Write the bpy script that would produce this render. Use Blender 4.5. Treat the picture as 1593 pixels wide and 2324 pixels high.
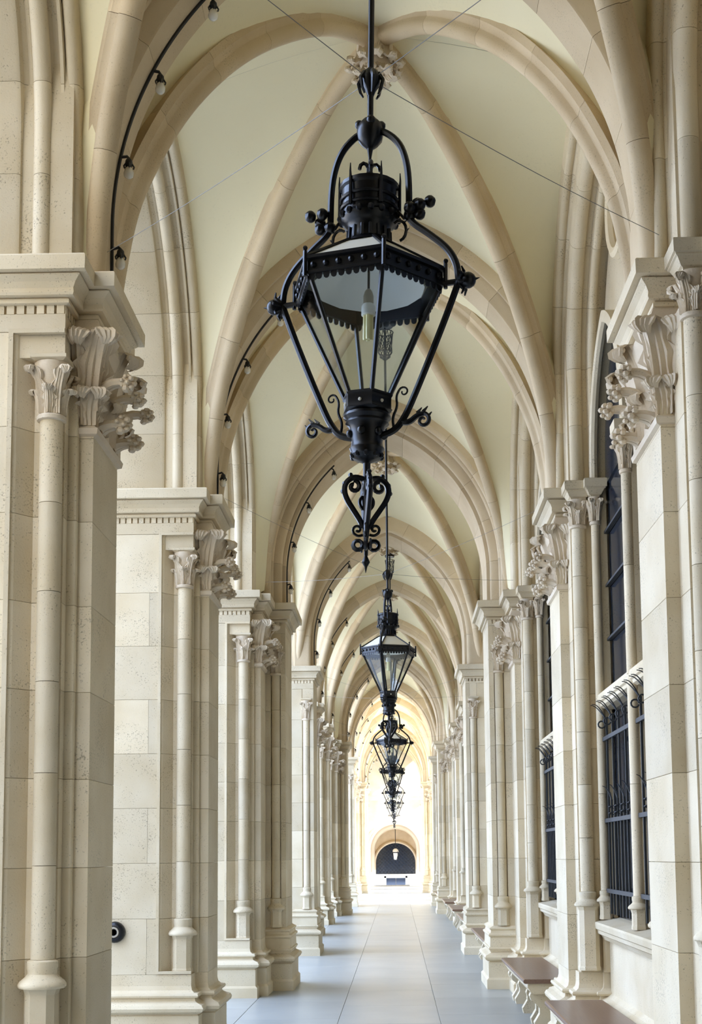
import bpy, bmesh, math, random
from mathutils import Vector, Matrix
random.seed(7)
PI = math.pi
scene = bpy.context.scene
for o in list(bpy.data.objects):
    bpy.data.objects.remove(o)

# ------------------------------------------------------------------ camera
W, H, F = 1593.0, 2324.0, 3000.0
PPX, PPY = 845.0, 1620.0
yaw = math.atan((898 - PPX) / F); pitch = math.atan((1941 - PPY) / F); roll = 0.0093
fwd0 = Vector((-math.sin(yaw), math.cos(yaw), 0)); rgt0 = Vector((math.cos(yaw), math.sin(yaw), 0)); up0 = Vector((0, 0, 1))
fwd = math.cos(pitch) * fwd0 + math.sin(pitch) * up0
upv = -math.sin(pitch) * fwd0 + math.cos(pitch) * up0
Rc = math.cos(roll) * rgt0 - math.sin(roll) * upv
Uc = math.sin(roll) * rgt0 + math.cos(roll) * upv
cam = bpy.data.cameras.new('camera')
cam.sensor_fit = 'HORIZONTAL'; cam.sensor_width = 36.0
cam.lens = F / W * 36.0
cam.shift_x = (W / 2 - PPX) / W
cam.shift_y = (PPY - H / 2) / W
cam.clip_start = 0.05; cam.clip_end = 500
camo = bpy.data.objects.new('camera', cam)
scene.collection.objects.link(camo)
camo.matrix_world = Matrix((
    (Rc.x, Uc.x, -fwd.x, 0.0), (Rc.y, Uc.y, -fwd.y, 0.0), (Rc.z, Uc.z, -fwd.z, 1.6), (0, 0, 0, 1)))
scene.camera = camo

# ------------------------------------------------------------------ sky, sun, exposure
world = bpy.data.worlds.new('sky'); scene.world = world
world.use_nodes = True
wn = world.node_tree.nodes; wl = world.node_tree.links
bgn = wn['Background']
bgn.inputs['Color'].default_value = (0.70, 0.90, 1.34, 1)
bgn.inputs['Strength'].default_value = 4.8
sun = bpy.data.lights.new('sun', 'SUN'); sun.energy = 30.0; sun.angle = math.radians(0.6); sun.color = (1.0, 0.94, 0.82)
suno = bpy.data.objects.new('sun', sun); scene.collection.objects.link(suno)
sd = Vector((-0.74, 0.06, -0.62)).normalized()
suno.rotation_euler = sd.to_track_quat('-Z', 'Y').to_euler()
suno.location = (40, 60, 40)
scene.view_settings.view_transform = 'Standard'
scene.view_settings.look = 'None'
scene.view_settings.gamma = 1.0
scene.view_settings.use_curve_mapping = False
scene.view_settings.exposure = 0.62
scene.cycles.max_bounces = 14
scene.cycles.diffuse_bounces = 9
scene.cycles.transparent_max_bounces = 24
scene.cycles.caustics_reflective = False
scene.cycles.caustics_refractive = False

# ------------------------------------------------------------------ materials
MAT = {}
def newmat(name):
    m = bpy.data.materials.new(name); m.use_nodes = True
    MAT[name] = m
    nt = m.node_tree
    return m, nt.nodes, nt.links, nt.nodes['Principled BSDF']
def stone(name, c1, c2, pits=0.5, rough=0.75, vary=0.10, scale=1.0, bump=0.15):
    m, n, l, b = newmat(name)
    tc = n.new('ShaderNodeTexCoord'); oi = n.new('ShaderNodeObjectInfo')
    add = n.new('ShaderNodeVectorMath'); add.operation = 'ADD'
    comb = n.new('ShaderNodeCombineXYZ')
    mul = n.new('ShaderNodeMath'); mul.operation = 'MULTIPLY'; mul.inputs[1].default_value = 37.0
    l.new(oi.outputs['Random'], mul.inputs[0])
    l.new(mul.outputs[0], comb.inputs[0]); l.new(mul.outputs[0], comb.inputs[2])
    l.new(tc.outputs['Object'], add.inputs[0]); l.new(comb.outputs[0], add.inputs[1])
    n1 = n.new('ShaderNodeTexNoise'); n1.inputs['Scale'].default_value = 2.2 * scale; n1.inputs['Detail'].default_value = 5
    n2 = n.new('ShaderNodeTexNoise'); n2.inputs['Scale'].default_value = 105 * scale; n2.inputs['Detail'].default_value = 3
    l.new(add.outputs[0], n1.inputs['Vector']); l.new(add.outputs[0], n2.inputs['Vector'])
    mx = n.new('ShaderNodeMix'); mx.data_type = 'RGBA'
    mx.inputs[6].default_value = (*c1, 1); mx.inputs[7].default_value = (*c2, 1)
    r1 = n.new('ShaderNodeValToRGB'); r1.color_ramp.elements[0].position = 0.35; r1.color_ramp.elements[1].position = 0.68
    l.new(n1.outputs['Fac'], r1.inputs[0]); l.new(r1.outputs[0], mx.inputs[0])
    # per block tone
    hsv = n.new('ShaderNodeHueSaturation')
    mr = n.new('ShaderNodeMapRange'); mr.inputs[3].default_value = 1.0 - vary; mr.inputs[4].default_value = 1.0 + vary * 0.6
    l.new(oi.outputs['Random'], mr.inputs[0]); l.new(mr.outputs[0], hsv.inputs['Value'])
    l.new(mx.outputs[2], hsv.inputs['Color'])
    # pits
    n3 = n.new('ShaderNodeTexNoise'); n3.inputs['Scale'].default_value = 3.4 * scale; n3.inputs['Detail'].default_value = 3; n3.inputs['Distortion'].default_value = 0.6
    l.new(add.outputs[0], n3.inputs['Vector'])
    sb = n.new('ShaderNodeMath'); sb.operation = 'MULTIPLY_ADD'; sb.inputs[1].default_value = -0.42; sb.inputs[2].default_value = 0.21
    l.new(n3.outputs['Fac'], sb.inputs[0])
    pa = n.new('ShaderNodeMath'); pa.operation = 'ADD'; l.new(n2.outputs['Fac'], pa.inputs[0]); l.new(sb.outputs[0], pa.inputs[1])
    r2 = n.new('ShaderNodeValToRGB'); r2.color_ramp.elements[0].position = 0.25; r2.color_ramp.elements[1].position = 0.37
    r2.color_ramp.elements[0].color = (1 - pits, 1 - pits, 1 - pits, 1); r2.color_ramp.elements[1].color = (1, 1, 1, 1)
    l.new(pa.outputs[0], r2.inputs[0])
    mm = n.new('ShaderNodeMix'); mm.data_type = 'RGBA'; mm.blend_type = 'MULTIPLY'; mm.inputs[0].default_value = 1.0
    l.new(hsv.outputs[0], mm.inputs[6]); l.new(r2.outputs[0], mm.inputs[7])
    l.new(mm.outputs[2], b.inputs['Base Color'])
    b.inputs['Roughness'].default_value = rough
    b.inputs['Specular IOR Level'].default_value = 0.25
    bp = n.new('ShaderNodeBump'); bp.inputs['Strength'].default_value = bump; bp.inputs['Distance'].default_value = 0.01
    l.new(n2.outputs['Fac'], bp.inputs['Height']); l.new(bp.outputs[0], b.inputs['Normal'])
    return m
def plain(name, col, rough=0.5, metal=0.0, spec=0.5):
    m, n, l, b = newmat(name)
    b.inputs['Base Color'].default_value = (*col, 1); b.inputs['Roughness'].default_value = rough
    b.inputs['Metallic'].default_value = metal; b.inputs['Specular IOR Level'].default_value = spec
    return m
stone('limestone', (0.66, 0.57, 0.405), (0.57, 0.47, 0.305), pits=0.5, vary=0.13)
stone('rib_stone', (0.62, 0.50, 0.325), (0.535, 0.415, 0.255), pits=0.25, vary=0.14)
stone('carved_stone', (0.65, 0.56, 0.42), (0.54, 0.44, 0.31), pits=0.2, vary=0.05)
stone('plaster', (0.78, 0.71, 0.475), (0.745, 0.67, 0.44), pits=0.05, vary=0.02, scale=0.5, bump=0.04)
stone('far_stone', (0.80, 0.74, 0.60), (0.72, 0.64, 0.48), pits=0.1, vary=0.06)
stone('marble', (0.36, 0.37, 0.345), (0.30, 0.315, 0.30), pits=0.0, rough=0.3, vary=0.10, scale=0.6, bump=0.0)
MAT['marble'].node_tree.nodes['Principled BSDF'].inputs['Specular IOR Level'].default_value = 0.5
plain('ground', (0.34, 0.33, 0.31), 0.9)
plain('mortar', (0.30, 0.26, 0.20), 0.95)
plain('iron', (0.004, 0.004, 0.005), 0.30, 0.0, 0.35)
plain('grille_iron', (0.026, 0.028, 0.030), 0.5, 0.0, 0.4)
plain('dark_glass', (0.02, 0.025, 0.035), 0.08, 0.0, 0.6)  # opaque; the unlit rooms behind are put into the dark colour
plain('white_enamel', (0.80, 0.82, 0.80), 0.4)
plain('cream_glass', (0.74, 0.69, 0.54), 0.5)
plain('bulb_glass', (0.75, 0.72, 0.62), 0.2)
plain('bulb_tube', (0.86, 0.80, 0.45), 0.25)
plain('socket_metal', (0.35, 0.32, 0.26), 0.4, 0.6)
plain('wire_grey', (0.22, 0.21, 0.19), 0.6)
plain('cable_black', (0.015, 0.014, 0.012), 0.6)
plain('unseen_stone', (0.35, 0.33, 0.29), 0.9)
def wood(name):
    m, n, l, b = newmat(name)
    tc = n.new('ShaderNodeTexCoord'); mp = n.new('ShaderNodeMapping'); mp.inputs['Scale'].default_value = (40, 2.2, 40)
    nz = n.new('ShaderNodeTexNoise'); nz.inputs['Scale'].default_value = 1.6; nz.inputs['Detail'].default_value = 6
    rp = n.new('ShaderNodeValToRGB')
    rp.color_ramp.elements[0].color = (0.115, 0.062, 0.038, 1); rp.color_ramp.elements[1].color = (0.21, 0.125, 0.082, 1)
    l.new(tc.outputs['Object'], mp.inputs[0]); l.new(mp.outputs[0], nz.inputs['Vector']); l.new(nz.outputs['Fac'], rp.inputs[0])
    l.new(rp.outputs[0], b.inputs['Base Color']); b.inputs['Roughness'].default_value = 0.32
wood('bench_wood')
def glass(name, tint, gloss=0.09):
    m = bpy.data.materials.new(name); m.use_nodes = True; MAT[name] = m
    n = m.node_tree.nodes; l = m.node_tree.links
    n.clear()
    out = n.new('ShaderNodeOutputMaterial'); tr = n.new('ShaderNodeBsdfTransparent'); gl = n.new('ShaderNodeBsdfGlossy')
    tr.inputs[0].default_value = (*tint, 1); gl.inputs['Roughness'].default_value = 0.06
    mx = n.new('ShaderNodeMixShader'); fr = n.new('ShaderNodeLayerWeight'); fr.inputs[0].default_value = 0.5
    pw = n.new('ShaderNodeMath'); pw.operation = 'POWER'; pw.inputs[1].default_value = 4.0
    ad = n.new('ShaderNodeMath'); ad.operation = 'MULTIPLY_ADD'; ad.inputs[1].default_value = 0.5; ad.inputs[2].default_value = gloss
    l.new(fr.outputs['Facing'], pw.inputs[0]); l.new(pw.outputs[0], ad.inputs[0]); l.new(ad.outputs[0], mx.inputs[0])
    l.new(tr.outputs[0], mx.inputs[1]); l.new(gl.outputs[0], mx.inputs[2]); l.new(mx.outputs[0], out.inputs[0])
glass('lantern_glass', (0.955, 0.97, 0.965), 0.06)

# ------------------------------------------------------------------ mesh helpers
COL = scene.collection
class MB:
    """collects polygons, then becomes one mesh"""
    def __init__(self): self.v = []; self.f = []
    def add(self, vs, fs):
        o = len(self.v); self.v += [tuple(p) for p in vs]; self.f += [tuple(i + o for i in f) for f in fs]
        return self
    def box(self, x0, x1, y0, y1, z0, z1):
        return self.add([(x0, y0, z0), (x1, y0, z0), (x1, y1, z0), (x0, y1, z0), (x0, y0, z1), (x1, y0, z1), (x1, y1, z1), (x0, y1, z1)],
                        [(0, 3, 2, 1), (4, 5, 6, 7), (0, 1, 5, 4), (1, 2, 6, 5), (2, 3, 7, 6), (3, 0, 4, 7)])
    def loft(self, rings, cap=True):
        n = len(rings[0]); vs = [p for r in rings for p in r]; fs = []
        for k in range(len(rings) - 1):
            for i in range(n):
                j = (i + 1) % n
                fs.append((k * n + i, k * n + j, (k + 1) * n + j, (k + 1) * n + i))
        if cap:
            fs.append(tuple(reversed(range(n)))); fs.append(tuple((len(rings) - 1) * n + i for i in range(n)))
        return self.add(vs, fs)
    def lathe(self, prof, n=16, c=(0, 0), a0=0.0, rot=0.0):
        rings = [[(c[0] + r * math.cos(2 * PI * i / n + rot), c[1] + r * math.sin(2 * PI * i / n + rot), z) for i in range(n)] for r, z in prof]
        return self.loft(rings)
    def tube(self, pts, r, n=6, closed=False, r_end=None):
        pts = [Vector(p) for p in pts]; m = len(pts); rings = []
        prev = None
        for i, p in enumerate(pts):
            if closed: t = pts[(i + 1) % m] - pts[i - 1]
            else: t = pts[min(i + 1, m - 1)] - pts[max(i - 1, 0)]
            t.normalize()
            if prev is None:
                a = Vector((0, 0, 1)) if abs(t.z) < 0.9 else Vector((1, 0, 0))
                x = t.cross(a).normalized()
            else:
                x = (prev - t * prev.dot(t)).normalized()
            prev = x; y = t.cross(x)
            rr = r if r_end is None else r + (r_end - r) * i / (m - 1)
            rings.append([tuple(p + x * rr * math.cos(2 * PI * k / n) + y * rr * math.sin(2 * PI * k / n)) for k in range(n)])
        if closed:
            rings.append(rings[0]); return self.loft(rings, cap=False)
        return self.loft(rings)
    def ball(self, c, r, n=8, m=6, sz=1.0):
        prof = [(max(1e-4, r * math.sin(PI * k / m)), c[2] - sz * r * math.cos(PI * k / m)) for k in range(m + 1)]
        return self.lathe(prof, n, (c[0], c[1]))
    def mesh(self, name, mat, smooth=False, recalc=True):
        me = bpy.data.meshes.new(name); me.from_pydata(self.v, [], self.f); me.update()
        if recalc:
            bm = bmesh.new(); bm.from_mesh(me); bmesh.ops.recalc_face_normals(bm, faces=bm.faces); bm.to_mesh(me); bm.free()
        if smooth:
            me.polygons.foreach_set('use_smooth', [True] * len(me.polygons))
            me.set_sharp_from_angle(angle=math.radians(42))
        me.materials.append(MAT[mat]); return me
def ob(name, me, parent=None, loc=(0, 0, 0), rot=(0, 0, 0), scale=(1, 1, 1)):
    o = bpy.data.objects.new(name, me); COL.objects.link(o)
    o.location = loc; o.rotation_euler = rot; o.scale = scale
    if parent is not None: o.parent = parent
    return o
def tag(o, label=None, cat=None, group=None, kind=None):
    if label: o['label'] = label
    if cat: o['category'] = cat
    if group: o['group'] = group
    if kind: o['kind'] = kind
    return o
def empty(name, loc=(0, 0, 0), rot=(0, 0, 0), parent=None):
    o = ob(name, None, parent, loc, rot); o.empty_display_size = 0.2
    return o
CACHE = {}
def cached(key, fn):
    if key not in CACHE: CACHE[key] = fn()
    return CACHE[key]
def offset_poly(P, d):
    """P counter-clockwise; positive d grows the outline (mitred)"""
    n = len(P); out = []
    for i in range(n):
        a, b, c = P[i - 1], P[i], P[(i + 1) % n]
        e1 = (b[0] - a[0], b[1] - a[1]); e2 = (c[0] - b[0], c[1] - b[1])
        l1 = math.hypot(*e1) or 1; l2 = math.hypot(*e2) or 1
        n1 = (e1[1] / l1, -e1[0] / l1); n2 = (e2[1] / l2, -e2[0] / l2)
        k = 1 + n1[0] * n2[0] + n1[1] * n2[1]
        k = max(k, 0.35)
        out.append((b[0] + d * (n1[0] + n2[0]) / k, b[1] + d * (n1[1] + n2[1]) / k))
    return out
def ccw(P):
    a = sum(P[i - 1][0] * P[i][1] - P[i][0] * P[i - 1][1] for i in range(len(P)))
    return list(P) if a > 0 else list(reversed(P))
def extrude(P, z0, z1, mb=None, bev=0.002):
    P = ccw(P); mb = mb or MB()
    rings = [[(x, y, z0) for x, y in offset_poly(P, -bev)], [(x, y, z0 + bev) for x, y in P], [(x, y, z1 - bev) for x, y in P], [(x, y, z1) for x, y in offset_poly(P, -bev)]]
    return mb.loft(rings)
def loft_offsets(P, prof, mb=None):
    P = ccw(P); mb = mb or MB()
    return mb.loft([[(x, y, z) for x, y in offset_poly(P, d)] for z, d in prof])

XC = -0.10            # centre line of the walk
ZC = 4.70             # top of the cornices
ZBOSS = 7.42

# pier centres along the walk; kind: 0 plain, 1 doubled towards the far side, -1 doubled towards the near side
PIERS = [(-4.10, 1), (2.82, -1), (7.13, 0), (11.50, 0), (15.83, 1), (22.79, -1), (27.2, 0), (31.55, 0), (35.9, 1), (43.05, -1), (47.4, 0), (51.75, 0), (56.1, 1), (63.25, -1), (67.7, 0)]
def bay_edges(i):
    """v of the two pier bodies that flank bay i (between pier i and i+1)"""
    (c0, k0), (c1, k1) = PIERS[i], PIERS[i + 1]
    return c0, k0, c1, k1

# ------------------------------------------------------------------ floor
floor = tag(empty('floor'), 'pale polished stone slab floor of the arcade walk', kind='structure')
bed = MB().box(-6.0, 2.6, -9, 71.9, -0.3, -0.006).mesh('mortar_bed', 'mortar')
ob('mortar_bed', bed, floor)
SL = 1.55
xs = [-2.59, -1.59, -0.59, 0.40, 1.39, 1.98]
def slab_mesh(w, l):
    return cached(('slab', round(w, 3), l), lambda: extrude([(-w / 2, -l / 2), (w / 2, -l / 2), (w / 2, l / 2), (-w / 2, l / 2)], -0.05, 0.0, bev=0.0015).mesh('floor_slab', 'marble'))
for j in range(5):
    w = xs[j + 1] - xs[j]
    y = -7.5 + (0.0, 0.62, 0.20, 0.9, 0.35)[j]
    L = 1.55 if j < 4 else 3.1
    while y < 71.5:
        ob('floor_slab', slab_mesh(w - 0.005, L - 0.005), floor, ((xs[j] + xs[j + 1]) / 2, y + L / 2, 0))
        y += L
outp = MB().box(-6.0, -2.59, -9, 71.9, -0.06, -0.003).mesh('threshold_paving', 'ground')
ob('threshold_paving', outp, floor)

# ------------------------------------------------------------------ pier outlines, in (u, v): u outward from the centre line, v along the walk
def left_half():      # near half of a pier on the open side (v < 0), from outside to the pilaster corner
    return [(2.65, -.52), (1.87, -.52), (1.85, -.505), (1.78, -.415), (1.62, -.415), (1.62, -.34), (1.575, -.34), (1.570, -.33), (1.570, -.30), (1.495, -.30)]
def left_out(): return [(2.65, -.52), (1.60, -.52), (1.60, -.30), (1.495, -.30)]
def right_half(): return [(2.3, -.64), (1.78, -.64), (1.76, -.62), (1.76, -.575), (1.585, -.575), (1.585, -.35), (1.51, -.35)]
def right_out(): return [(2.3, -.62), (1.76, -.62), (1.76, -.575), (1.565, -.575), (1.565, -.35), (1.51, -.35)]
def nib_near(): return [(1.44, .28), (1.43, .29), (1.43, .35), (1.31, .35), (1.31, .28), (1.25, .28)]
def nib_far(left, simple=False):
    a = [(1.25, 1.22)]
    if not simple: a += [(1.31, 1.22), (1.31, 1.15), (1.43, 1.15), (1.43, 1.21), (1.44, 1.22)]
    if left: return a + [(1.87, 1.22), (2.65, 1.22)]
    return a + [(1.585, 1.22), (1.585, 1.44), (1.76, 1.44), (1.76, 1.48), (2.3, 1.48)]
def mir(P): return [(u, -v) for u, v in reversed(P)]
def outline(side, kind, simple=False):
    h = (left_out() if simple else left_half()) if side < 0 else (right_out() if simple else right_half())
    if kind == 0: P = h + mir(h)
    else:
        pu = h[-1][0]
        P = h + [(pu, .28)] + ([(1.25, .28)] if simple else nib_near()) + nib_far(side < 0, simple)
        if kind < 0: P = mir(P)
    return P
def to_xy(side, P): return [(side * u, v) for u, v in P]

BASE_PROF = [(0, .095), (.11, .095), (.135, .072), (.315, .072), (.322, .062), (.330, .062), (.335, .085), (.350, .108), (.375, .115), (.400, .102), (.418, .058), (.43, .040), (.455, .036), (.46, .060), (.475, .066), (.490, .060), (.495, .030), (.515, .008), (.55, 0), (.64, 0)]
CORN_PROF = [(4.474, .010), (4.478, .022), (4.500, .022), (4.502, .012), (4.508, .012), (4.510, .050), (4.522, .055), (4.545, .052), (4.575, .066), (4.600, .092), (4.606, .094), (4.607, .080), (4.614, .080), (4.616, .128), (4.690, .130), (4.70, .122)]
CH = 0.455
def course_mesh(side, kind, split, h):
    def f():
        P = outline(side, kind)
        if split:
            P = [((split, v) if u > 2.6 else (u, v)) for u, v in P]
        return extrude(to_xy(side, P), 0.0009, h - 0.0009).mesh('stone_block', 'limestone')
    return cached(('course', side, kind, split, h), f)
def back_mesh(side, kind, split, h):
    def f():
        P = outline(side, kind); v0 = min(p[1] for p in P); v1 = max(p[1] for p in P)
        return extrude(to_xy(side, [(2.65, v0), (split + .0018, v0), (split + .0018, v1), (2.65, v1)]), 0.0009, h - 0.0009).mesh('stone_block', 'limestone')
    return cached(('back', side, kind, split, h), f)
def zmesh(key, side, kind, fn, name, mat='limestone', smooth=False):
    return cached((key, side, kind), lambda: fn().mesh(name, mat, smooth))

# column with base; r at the shaft, ring and capital added separately (all local to the column axis)
def col_shaft(r, z0, z1):
    return cached(('shaft', r, z0, z1), lambda: MB().lathe([(r, z0), (r, z1)], 18).mesh('column_shaft', 'limestone', True))
def col_base(r, z0, h, ped, pw):
    """attic base of height h above a square pedestal ped high"""
    def f():
        mb = MB()
        k = h / 0.14
        mb.lathe([(r * 1.05, z0 + .14 * k), (r * 1.28, z0 + .132 * k), (r * 1.30, z0 + .10 * k), (r * 1.22, z0 + .085 * k), (r * 1.22, z0 + .07 * k),
                  (r * 1.45, z0 + .055 * k), (r * 1.85, z0 + .035 * k), (r * 2.0, z0 + .02 * k), (r * 2.0, z0 + .008 * k), (r * 1.88, z0)], 18)
        return mb.mesh('column_base', 'limestone', True)
    return cached(('colbase', r, z0, h), f)
def col_ped(pw, z0, z1):
    def f():
        mb = MB(); n = 8
        def ring(w, z): return [(w * x, w * y, z) for x, y in ((-1, -.55), (-.55, -1), (.55, -1), (1, -.55), (1, .55), (.55, 1), (-.55, 1), (-1, .55))]
        mb.loft([ring(pw, z0), ring(pw, z0 + .02), ring(pw * .94, z0 + .035), ring(pw * .94, z1 - .03), ring(pw * 1.08, z1)])
        return mb.mesh('column_pedestal', 'limestone')
    return cached(('colped', pw, z0, z1), f)
# ---- carved leaves
def leaf_mesh(h, w, out, name='leaf', curl=0.06, knob=0.022):
    """acanthus leaf: rises along +z, bends out along +x, lobed sides, rolled tip"""
    def f():
        mb = MB(); m, kx = 16, 12
        top = []; bot = []
        for i in range(m + 1):
            t = i / m
            if t < .75:
                s = t / .75; d = out * s ** 2.4; z = h * s
            else:
                a = (t - .75) / .25 * PI * 1.05
                d = out + curl * math.sin(a) * 1.0 + curl * .4 * (1 - math.cos(a)); z = h - curl * (1 - math.cos(a)) * .75 + curl * .35 * math.sin(a)
            wid = w * (.42 + .58 * math.sin(PI * min(1, .12 + t * .78)) ** .8) * (1.0 if t < .8 else 1.0 - .5 * (t - .8) / .2)
            r1 = []; r2 = []
            for j in range(kx + 1):
                q = j / kx * 2 - 1
                cup = .30 * w * (q * q) * (1 - .5 * t) - .10 * w * max(0, 1 - abs(q) * 4) - .055 * w * math.cos(q * PI * 6) * (1 - .6 * t)
                yy = q * wid / 2 * (1 + .34 * math.cos(t * PI * 9) * abs(q) ** 4)
                r1.append((d - cup + .012, yy, z)); r2.append((d - cup - .006, yy * .97, z - .002))
            top.append(r1); bot.append(r2)
        vs = [p for r in top for p in r] + [p for r in bot for p in r]; nn = kx + 1; off = (m + 1) * nn; fs = []
        for i in range(m):
            for j in range(kx):
                a = i * nn + j; fs.append((a, a + 1, a + nn + 1, a + nn)); fs.append((off + a, off + a + nn, off + a + nn + 1, off + a + 1))
            fs.append((i * nn, (i + 1) * nn, off + (i + 1) * nn, off + i * nn)); a = i * nn + kx
            fs.append((a, off + a, off + a + nn, a + nn))
        mb.add(vs, fs)
        if knob:
            for q in (-.28, 0, .28):
                mb.ball((out + curl * .75, q * w, h - curl * .55), knob, 6, 4)
        return mb.mesh(name, 'carved_stone', True)
    return cached(('leaf', h, w, out, curl, knob), f)
def crocket_mesh(reach, rise, r):
    """stalk that leaves the bell and ends in a knobbly bud"""
    def f():
        mb = MB()
        pts = [(reach * (s ** 1.4), 0, rise * math.sin(s * PI * .62)) for s in [k / 7 for k in range(8)]]
        for q in (-.7, 0, .7):
            mb.tube([(x, y + q * r * (1 - .55 * k / 7), z - abs(q) * r * .3) for k, (x, y, z) in enumerate(pts)], r * .85, 6, r_end=r * .5)
        c = Vector(pts[-1])
        rnd = random.Random(3)
        for k in range(16):
            a = k * 2.4; zz = 1 - 2 * (k + .5) / 16; rr = math.sqrt(1 - zz * zz)
            rad = r * (.85 + .3 * rnd.random())
            p = c + Vector((rr * math.cos(a) * rad * .95 + r * .15, rr * math.sin(a) * rad * 1.15, zz * rad))
            mb.ball(p, r * (.34 + .28 * rnd.random()), 6, 4, .8)
        mb.ball(c, r * .95, 8, 6)
        return mb.mesh('crocket', 'carved_stone', True)
    return cached(('crocket', reach, rise, r), f)
def col_cap(r, z0, h, ab, tall=False):
    """bell and square abacus"""
    def f():
        mb = MB()
        mb.lathe([(r * 1.0, z0 - .03), (r * 1.28, z0 - .025), (r * 1.32, z0 - .008), (r * 1.22, z0), (r * 1.02, z0 + .004), (r * 1.0, z0 + h * .3), (r * 1.12, z0 + h * .6), (r * 1.5, z0 + h * .9), (r * 1.55, z0 + h)], 16)
        return mb.mesh('capital_bell', 'carved_stone', True)
    def g():
        mb = MB(); sq = [(-ab, -ab), (ab, -ab), (ab, ab), (-ab, ab)]
        if tall: loft_offsets(sq, [(z0 + h, -.025), (z0 + h + .012, -.025), (z0 + h + .02, -.012), (z0 + h + .06, .008), (z0 + h + .066, .018), (z0 + h + .074, .018), (z0 + h + .078, .030), (z0 + h + .145, .032), (z0 + h + .15, .026)], mb)
        else: loft_offsets(sq, [(z0 + h, -.02), (z0 + h + .012, 0), (z0 + h + .03, 0), (z0 + h + .034, -.008)], mb)
        return mb.mesh('abacus', 'limestone')
    return cached(('colcap', r, z0, h), f), cached(('abac', ab, z0, h, tall), g)

def put_column(par, x, y, r, zb, zt, caph, ab, ped=None, pw=None, shaft_joint=True, baseh=.14, tall=False):
    """column of a pier: zb base bottom, zt capital bottom"""
    if ped is not None: ob('column_pedestal', col_ped(pw, ped, zb), par, (x, y, 0))
    ob('column_base', col_base(r, zb, baseh, 0, 0), par, (x, y, 0))
    z = zb + baseh
    n = max(1, round((zt - z) / CH))
    hh = (zt - z) / n
    for k in range(n):
        ob('column_shaft', col_shaft(r, 0.0015, round(hh - 0.0015, 4)), par, (x, y, z + k * hh))
    bell, aba = col_cap(r, zt, caph, ab, tall)
    cb = ob('capital_bell', bell, par, (x, y, 0))
    ob('abacus', aba, par, (x, y, 0))
    lf = leaf_mesh(round(caph * .86, 3), round(r * 1.25, 3), round(r * .95, 3), 'leaf', round(r * .42, 3), round(r * .22, 3))
    for k in range(4):
        a = PI / 4 + k * PI / 2
        ob('leaf', lf, cb, (math.cos(a) * r * .92, math.sin(a) * r * .92, zt + .004), (0, 0, a))
    lf2 = leaf_mesh(round(caph * .5, 3), round(r * 1.15, 3), round(r * .5, 3), 'leaf', round(r * .3, 3), 0)
    for k in range(4):
        a = k * PI / 2
        ob('leaf', lf2, cb, (math.cos(a) * r * .96, math.sin(a) * r * .96, zt + .004), (0, 0, a))

def pil_capital(par, side, u, v0, v1, mats=None):
    """foliage capital of a pilaster whose face stands at u between v0 and v1"""
    vc = (v0 + v1) / 2; hv = (v1 - v0) / 2
    def bell():
        mb = MB()
        sq = to_xy(side, [(u, -hv), (u + .10, -hv), (u + .10, hv), (u, hv)])
        loft_offsets(sq, [(3.835, .0), (3.845, .022), (3.875, .028), (3.885, .012), (3.90, .002), (4.02, .004), (4.15, .015), (4.26, .045), (4.33, .075), (4.345, .08), (4.375, .08), (4.38, .055), (4.475, .02)], mb)
        return mb.mesh('capital_bell', 'carved_stone')
    b = ob('capital_bell', cached(('pilbell', side, u, round(hv, 3)), bell), par, (0, vc, 0))
    sx = side
    inward = PI if side > 0 else 0.0           # rotation that turns +x towards the walk
    def put(me, uu, vv, z, ang): ob('leaf' if me.name.startswith('leaf') else 'crocket', me, b, (sx * uu, vv, z), (0, 0, ang))
    big = leaf_mesh(.42, .20, .10, 'leaf', .05, .020)
    low = leaf_mesh(.19, .15, .05, 'leaf', .035, .012)
    cr = crocket_mesh(.185, .12, .036); cr2 = crocket_mesh(.115, .03, .040)
    for s in (-1, 1):
        ca = math.atan2(s, -sx)                 # diagonal towards walk and bay
        put(big, u + .005, s * (hv - .005), 3.97, ca); put(low, u + .01, s * (hv - .01), 3.895, ca)
        put(cr, u + .02, s * (hv * .80), 4.03, inward + s * sx * -.15)
        put(low, u + .06, s * hv, 3.895, math.atan2(s, 0)); put(big, u + .075, s * hv, 3.96, math.atan2(s, 0))
    for vv in ((-.32, .32) if hv > .25 else (0,)):
        put(low, u, vv * hv * 1.0, 3.895, inward)
    put(big, u, 0, 3.97, inward)
    put(cr2, u, hv * .55, 3.92, inward); put(cr2, u, -hv * .55, 3.92, inward)
    put(cr, u + .02, 0.0, 4.03, inward)

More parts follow.
